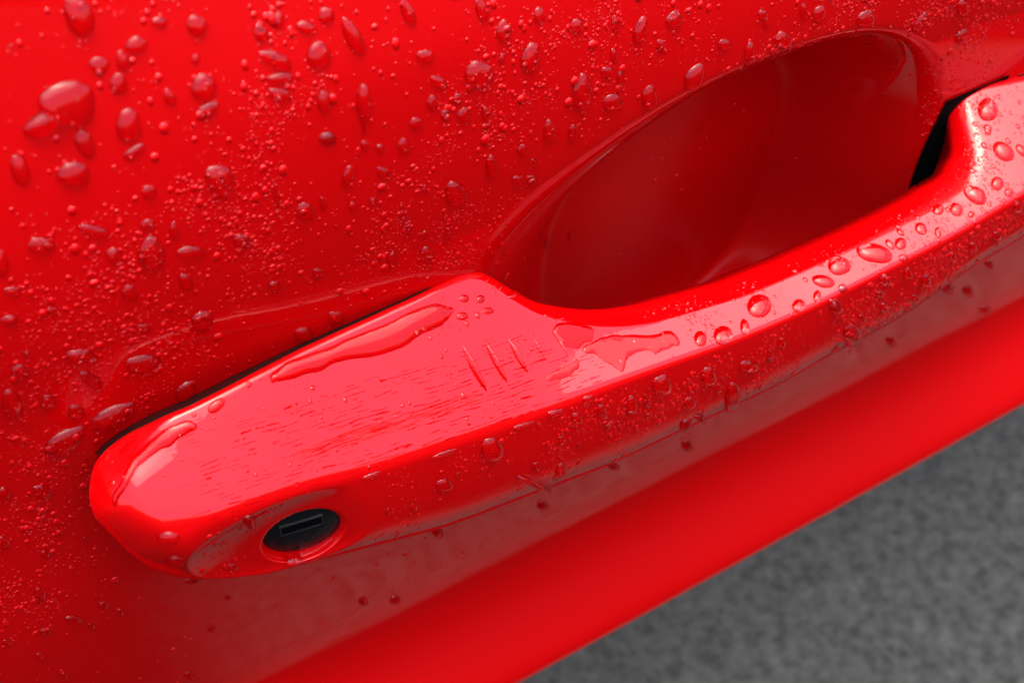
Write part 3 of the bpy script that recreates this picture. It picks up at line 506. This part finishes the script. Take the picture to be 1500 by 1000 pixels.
def dome(name, on, c, a1, a2, shape, seed, hfac=None):
    """one drop: rings laid on the surface, lifted along its normal; heavy end hangs down"""
    NSg, NR = (30, 8)
    ph = np.linspace(0, 2*np.pi, NSg, endpoint=False)
    amp = {'o': .10, 't': .10, 'T': .04, 'p': .05}.get(shape, .08)
    rr = outline_noise(seed, ph, amp)
    cs, sn = np.cos(ph)*rr, np.sin(ph)*rr
    if shape == 'T':                                                 # heavy head above, thin run of water below
        w = np.where(sn > 0, 1-0.72*np.clip(sn, 0, 1)**.55, 1.0); cs = cs*w
    elif shape in 'ot':                                              # narrower top, fuller foot
        cs = cs*(1+0.16*sn) if shape == 'o' else cs*(1-0.45*sn)
    J = surf_pt(on, np.array([c[0]+.3, c[0]-.3, c[0], c[0]]), np.array([c[1], c[1], c[1]+.3, c[1]-.3]))
    ex, ev = (J[0]-J[1])/.6, (J[2]-J[3])/.6
    A1 = ex*a1[0]+ev*a1[1]; A2 = ex*a2[0]+ev*a2[1]
    l1, l2 = np.linalg.norm(A1), np.linalg.norm(A2)
    rad = min(math.sqrt(l1*l2), 1.6*min(l1, l2))
    if hfac is None: hfac = {'p': .34, 'T': .5}.get(shape, .5)
    H = hfac*rad; H = H if H < 1.6 else 1.6+.35*(H-1.6)
    u, v, ht = [], [], []
    for k in range(NR+1):
        rho = math.sin(0.5*math.pi*(1-k/NR))                        # 1 at the rim, 0 at the crown
        sag = (0.26 if shape != 'p' else .05)*(1-rho)
        if shape == 'T': sag = -0.38*(1-rho)
        h = H*(1-rho**2)**0.62 if k else -0.04
        if k == NR: u.append(c[0]+a2[0]*sag); v.append(c[1]+a2[1]*sag); ht.append(h); break
        u += list(c[0]+a1[0]*cs*rho+a2[0]*(sn*rho+sag)); v += list(c[1]+a1[1]*cs*rho+a2[1]*(sn*rho+sag)); ht += [h]*NSg
    u, v, ht = np.array(u), np.array(v), np.array(ht)
    P = surf_pt(on, u, v) + surf_nrm(on, u, v)*ht[:, None]
    f = [(k*NSg+i, k*NSg+(i+1) % NSg, (k+1)*NSg+(i+1) % NSg, (k+1)*NSg+i) for k in range(NR-1) for i in range(NSg)]
    f += [((NR-1)*NSg+i, (NR-1)*NSg+(i+1) % NSg, NR*NSg) for i in range(NSg)]
    P, f, cap = add_cap(on, u, v, P, f, NSg, NR)
    if np.linalg.det(np.array([[a1[0], a1[1]], [a2[0], a2[1]]])) < 0: f = [q[::-1] for q in f]
    org = P[NR*NSg].copy()
    o = mesh_obj(name, P-org, f, M_WATER, capped=cap); o.location = (org*1e-3).tolist()
    return o, math.sqrt(l1*l2)
def place_label(on, x, v, r, shape):
    size = 'large' if r > 2.3 else 'medium' if r > 1.35 else 'small'
    if on == 'H':
        up = v > np.interp(x, GX, CBt)
        if up: where = 'on the pink handle top ' + ('near the keyhole' if x < -15 else 'beside the grip ridges' if x < 20 else 'along its narrow bar' if x < 128 else 'at its far right end')
        else: where = 'on the lower handle face ' + ('by the keyhole' if x < -25 else 'below the grip ridges' if x < 30 else 'below the narrow bar' if x < 100 else 'near its right end')
    else:
        if v < -58: where = 'on the dark lower door under the handle'
        elif x < -75 and v < 8: where = 'on the door left of the handle tip'
        elif v > 62 and x < 0: where = 'on the bright upper left of the door'
        elif x < -45: where = 'on the door above the keyhole end of the handle'
        elif x < 12: where = 'on the door above the grip ridges'
        elif (v < 34 and abs((x-BX)/72) < 1): where = 'at the rim of the finger recess'
        elif x < 90: where = 'on the door above the finger recess'
        else: where = 'on the door above the handle right end'
    return size, where
count = 0
SPECIAL = {}
big = {}
for i, (on, sh, x, v, ax, av, bx, bv) in enumerate(DROPS):
    o, r = dome('raindrop', on, (x, v), (ax, av), (bx, bv), sh, 100+i)
    size, where = place_label(on, x, v, r, sh)
    l1, l2 = math.hypot(ax, av), math.hypot(bx, bv)
    form = 'runny raindrop' if sh == 'T' else 'elongated raindrop' if max(l1, l2) > 1.75*min(l1, l2) else 'rounded raindrop'
    big.setdefault((size, form, where), []).append(o); count += 1
# many smaller single drops between them
def room(on, x, v, r, taken):
    for (o2, x2, v2, r2) in taken:
        if o2 == on and (x-x2)**2+(v-v2)**2 < (r+r2)**2: return False
    return True
taken = [(d[0], d[2], d[3], max(math.hypot(d[4], d[5]), math.hypot(d[6], d[7]))*.9) for d in DROPS]
def hidden(x, z):
    """is a door point covered by the handle as seen from in front and above"""
    for yy in (-8., -18.):
        dz = (door_y(np.array(x), np.array(z))-yy)*1.1
        b, h = yz_to_bh(yy, z+dz)
        if XL-2 < x-dz*.5 < 189:
            t, q = np.interp(x-dz*.5, GX, TB), np.interp(x-dz*.5, GX, BB)
            if q-1 < b < t+.6: return True
    return False
tries = 0
while count < 296 and tries < 6000:
    tries += 1
    if rng.random() < 0.68:
        on = 'D'; x = rng.uniform(-130, 175); v = rng.uniform(-52, 98)
        if hidden(x, float(v)): continue
        rho = (abs((x-BX)/72)**2.5+abs((v-BZ)/69.5)**2.5)
        if rho < 1.05: continue
        r = min(rng.lognormal(-.25, .32), 1.5)
    else:
        on = 'H'; x = rng.uniform(10, 165) if rng.random() < .85 else rng.uniform(-60, 10); t, c0, q = np.interp(x, GX, TB), np.interp(x, GX, CBt), np.interp(x, GX, BB)
        v = rng.uniform(q+3, c0-2.5); r = min(rng.lognormal(-.62, .3), 1.0)
        if abs(x-KX) < 13 and abs(v-KB) < 10: continue
    if not room(on, x, v, r*1.1, taken): continue
    taken.append((on, x, v, r)); asp = rng.uniform(.95, 1.5)
    o, r2 = dome('raindrop', on, (x, v), (r/asp**.5, 0), (rng.normal(0, .1)*r, -r*asp**.5*(1 if on == 'D' else .75)), 'o', 5000+count)
    size, where = place_label(on, x, v, r2, 'o')
    big.setdefault((size, 'rounded raindrop', where), []).append(o); count += 1
ORD = ['leftmost', 'second from left', 'third from left', 'fourth from left', 'fifth from left', 'sixth from left', 'seventh from left', 'eighth from left', 'ninth from left', 'tenth from left', 'eleventh from left', 'twelfth from left', 'thirteenth from left', 'fourteenth from left', 'fifteenth from left']
RIGHT = Vector((math.cos(PH), -math.sin(PH), 0))
def across(o):
    d = o.location-camo.location; return d.dot(RIGHT)/d.dot(FWD)
for (size, form, where), L in big.items():
    L.sort(key=across)
    for i, o in enumerate(L):
        lab = f'{size} {form} {where}'
        if 1 < len(L) <= 15: lab = f'{lab}, {ORD[i]}' if i < len(L)-1 else f'{lab}, rightmost'
        tag(o, lab, 'raindrop', f'{size} {form}s {where}' if len(L) > 1 else None)
# the splash at the upper left, an irregular flat pool
def pool(name, on, pts, H, label):
    p = np.array(pts); c = p.mean(0); n = len(p); q = []
    for i in range(n):                                              # Catmull-Rom through the outline
        a, b, d, e = p[i-1], p[i], p[(i+1) % n], p[(i+2) % n]
        for s in np.linspace(0, 1, 5, endpoint=False):
            q.append(.5*(2*b+(d-a)*s+(2*a-5*b+4*d-e)*s*s+(3*b-a-3*d+e)*s**3))
    q = np.array(q); n = len(q); NR = 9; V, f = [], []
    U, Vv, Ht = [], [], []
    for k in range(NR):
        rho = math.sin(.5*math.pi*(1-k/NR)); w = c+(q-c)*rho
        U += list(w[:, 0]); Vv += list(w[:, 1]-.8*(1-rho)); Ht += [H*(1-rho**2.6)**.6 if k else -.04]*n
    U.append(c[0]); Vv.append(c[1]-.8); Ht.append(H)
    U, Vv, Ht = map(np.array, (U, Vv, Ht))
    P = surf_pt(on, U, Vv)+surf_nrm(on, U, Vv)*Ht[:, None]
    f = [(k*n+i, k*n+(i+1) % n, (k+1)*n+(i+1) % n, (k+1)*n+i) for k in range(NR-1) for i in range(n)]
    f += [((NR-1)*n+i, (NR-1)*n+(i+1) % n, NR*n) for i in range(n)]
    P, f, cap = add_cap(on, U, Vv, P, f, n, NR)
    ar = sum(q[i-1][0]*q[i][1]-q[i][0]*q[i-1][1] for i in range(n))
    if ar < 0: f = [g_[::-1] for g_ in f]
    org = P[NR*n].copy(); o = mesh_obj(name, P-org, f, M_WATER, capped=cap); o.location = (org*1e-3).tolist()
    return tag(o, label, 'water')
pool('water_splash', 'D', SPLASH, 1.9, 'biggest splash of water with a tail, at the upper left of the door')
# sheets of water on the handle's upper face
for fi, (label, H, prs) in enumerate(FILMS):
    p = np.array(prs); n = len(p); s0 = np.arange(n); s1 = np.linspace(0, n-1, n*7)
    k = np.exp(-.5*(np.arange(-6, 7)/2.2)**2); k /= k.sum()
    def res(a): return np.convolve(np.pad(np.interp(s1, s0, a), 6, mode='edge'), k, 'valid')
    ua, va, ub, vb = (res(p[:, i]) for i in range(4))
    r = np.random.default_rng(40+fi); m = len(s1)
    wob = np.convolve(r.normal(0, 1, m+12), k, 'valid')*.55; wob2 = np.convolve(r.normal(0, 1, m+12), k, 'valid')*.8
    va = va+wob*.8; vb = vb+wob2*1.1
    NC = 17; c = np.linspace(-1, 1, NC)
    e = np.clip(np.minimum(np.arange(m), m-1-np.arange(m))/6.0, 0, 1); e = np.sqrt(1-(1-e)**2)
    cc = np.sin(c*math.pi/2)
    U = .5*(ua+ub)[:, None]+.5*(ub-ua)[:, None]*cc*np.maximum(e, .05)[:, None]; Vv = .5*(va+vb)[:, None]+.5*(vb-va)[:, None]*cc*np.maximum(e, .05)[:, None]
    pw = 2 if H > .5 else 3.2
    Ht = H*e[:, None]*np.clip(1-np.abs(cc)**pw, 0, 1)**.75-.03
    P = surf_pt('H', U, Vv)+surf_nrm('H', U, Vv)*Ht[..., None]
    f = grid_faces(m, NC)
    if np.dot(np.cross(P[m//2+1, 8]-P[m//2, 8], P[m//2, 9]-P[m//2, 8]), surf_nrm('H', U[m//2, 8], Vv[m//2, 8])) < 0: f = f[:, ::-1]
    Q = surf_pt('H', U, Vv)+surf_nrm('H', U, Vv)*0.012
    P = np.concatenate([P.reshape(-1, 3), Q.reshape(-1, 3)]); org = P[len(P)//4].copy()
    o = mesh_obj('water_film', P-org, (np.concatenate([f, f+m*NC]),), M_WATER, capped=len(f)); o.location = (org*1e-3).tolist()
    tag(o, label, 'water')
# ---------------------------------------------------------------- fine spray, thousands of droplets
def value_noise(x, y, s, seed):
    r = np.random.default_rng(seed); G = r.random((64, 64)); x, y = x/s, y/s
    i, j = np.floor(x).astype(int), np.floor(y).astype(int); u, w = x-i, y-j; u = u*u*(3-2*u); w = w*w*(3-2*w)
    g = lambda a, b: G[a % 64, b % 64]
    return (g(i, j)*(1-u)+g(i+1, j)*u)*(1-w)+(g(i, j+1)*(1-u)+g(i+1, j+1)*u)*w
def spray(on, n, x0, x1, v0, v1, dens, med, sig, rmax, hf=.38):
    X = rng.uniform(x0, x1, n); V = rng.uniform(v0, v1, n); keep = rng.random(n) < dens(X, V); X, V = X[keep], V[keep]
    R = np.minimum(rng.lognormal(math.log(med), sig, len(X)), rmax)
    NS = 8; ph = np.arange(NS)*2*np.pi/NS; asp = rng.uniform(.75, 1.5, len(X))
    rings = [(1, -.03), (.86, .52), (.5, .88)]
    Us, Vs, Hs = [], [], []
    for rho, hh in rings:
        Us.append(X[:, None]+R[:, None]*rho*np.cos(ph)); Vs.append(V[:, None]+(R*asp)[:, None]*rho*np.sin(ph)-.12*(1-rho)*R[:, None]); Hs.append(np.repeat((R*hf*hh if hh > 0 else R*0-.02)[:, None], NS, 1))
    Us.append(Us[0]); Vs.append(Vs[0]); Hs.append(Hs[0]*0+.01)
    Us.append(X[:, None]); Vs.append((V-.12*R)[:, None]); Hs.append((R*hf)[:, None])
    U, Vv, Ht = (np.concatenate(q, 1) for q in (Us, Vs, Hs))
    P = surf_pt(on, U.ravel(), Vv.ravel()); nn = surf_nrm(on, X, V)
    P = P.reshape(len(X), -1, 3)+nn[:, None, :]*Ht[..., None]
    per = 4*NS+1; f = []
    for k in range(2):
        for i in range(NS): f.append((k*NS+i, k*NS+(i+1) % NS, (k+1)*NS+(i+1) % NS, (k+1)*NS+i))
    q4 = np.array(f); t3 = np.array([(2*NS+i, 2*NS+(i+1) % NS, 4*NS) for i in range(NS)]); c8 = np.arange(3*NS, 4*NS)[None, :]
    return P.reshape(-1, 3), q4, t3, c8, per, len(X)
def dens_door(X, V):
    c = np.clip((value_noise(X, V, 16, 1)-.25)*2.2, 0.12, 1)*np.clip((value_noise(X, V, 6, 2)-.2)*1.9, .15, 1)
    rho = (np.abs((X-BX)/np.where(X < BX, 90, 72))**2.5+np.abs((V-BZ)/69.5)**2.5)
    c = np.where(rho < .93, c*.05, c)
    c = c*(1+1.6*sstep(70, 120, X)*sstep(20, 35, V))
    c = c*np.where(V < -62, .12, 1)*(1-.55*sstep(60, 85, V)*sstep(-30, -70, X))
    return c*.62
def dens_handle(X, V):
    cb = np.interp(X, GX, CBt); t = np.interp(X, GX, TB); q = np.interp(X, GX, BB)
    c = np.clip((value_noise(X, V, 9, 3)-.25)*2.0, .05, 1)
    low = np.where(V < cb-2, .16+.25*sstep(-30, 40, X)+.6*sstep(70, 120, X), 0)
    top = np.where(V > cb, np.where(X > 40, .26+.2*sstep(120, 150, X), np.where((X > -22) & (X < 6) & (V > t-11), .35, .02)), 0)
    c = c*(low+top)*((V < t-1.4) & (V > q+1.2))
    return np.where(np.hypot((X-KX-3)/16, (V-KB)/10) < 1, 0, c)
CLEAR = ()                                                     # indices of sprays large enough to be seen through
VV, QQ, TT, CC, base = [], [], [], [], 0
for args in (('D', 15000, -140, 185, -120, 105, dens_door, .5, .34, 1.2), ('D', 90000, -140, 185, -120, 105, dens_door, .26, .36, .6), ('D', 55000, -140, 185, -70, 105, dens_door, .15, .3, .3),
             ('H', 5200, -90, 175, -62, 2, dens_handle, .48, .32, 1.1), ('H', 30000, -90, 175, -62, 2, dens_handle, .26, .36, .6), ('H', 30000, -90, 175, -62, 2, dens_handle, .15, .3, .3)):
    P, q4, t3, c8, per, n = spray(*args)
    off = base+np.arange(n)*per
    VV.append(P); QQ.append((off[:, None, None]+q4[None]).reshape(-1, 4)); TT.append((off[:, None, None]+t3[None]).reshape(-1, 3)); CC.append((off[:, None, None]+c8[None]).reshape(-1, 8)); base += n*per
o = mesh_obj('fine_spray', np.concatenate(VV), (np.concatenate(QQ), np.concatenate(TT), np.concatenate(CC)), M_WATER)
o.data.materials.append(M_SPRAY); o.data.materials.append(M_WETRED)
kind = np.concatenate([np.full(len(x), 0 if i in CLEAR else 1) for i, x in enumerate(QQ)]+[np.full(len(x), 0 if i in CLEAR else 1) for i, x in enumerate(TT)]+[np.full(len(x), 2) for x in CC])
o.data.polygons.foreach_set('material_index', kind.astype(np.int32))
tag(o, 'fine spray of tiny droplets all over the wet door and handle', 'water droplets', kind='stuff')
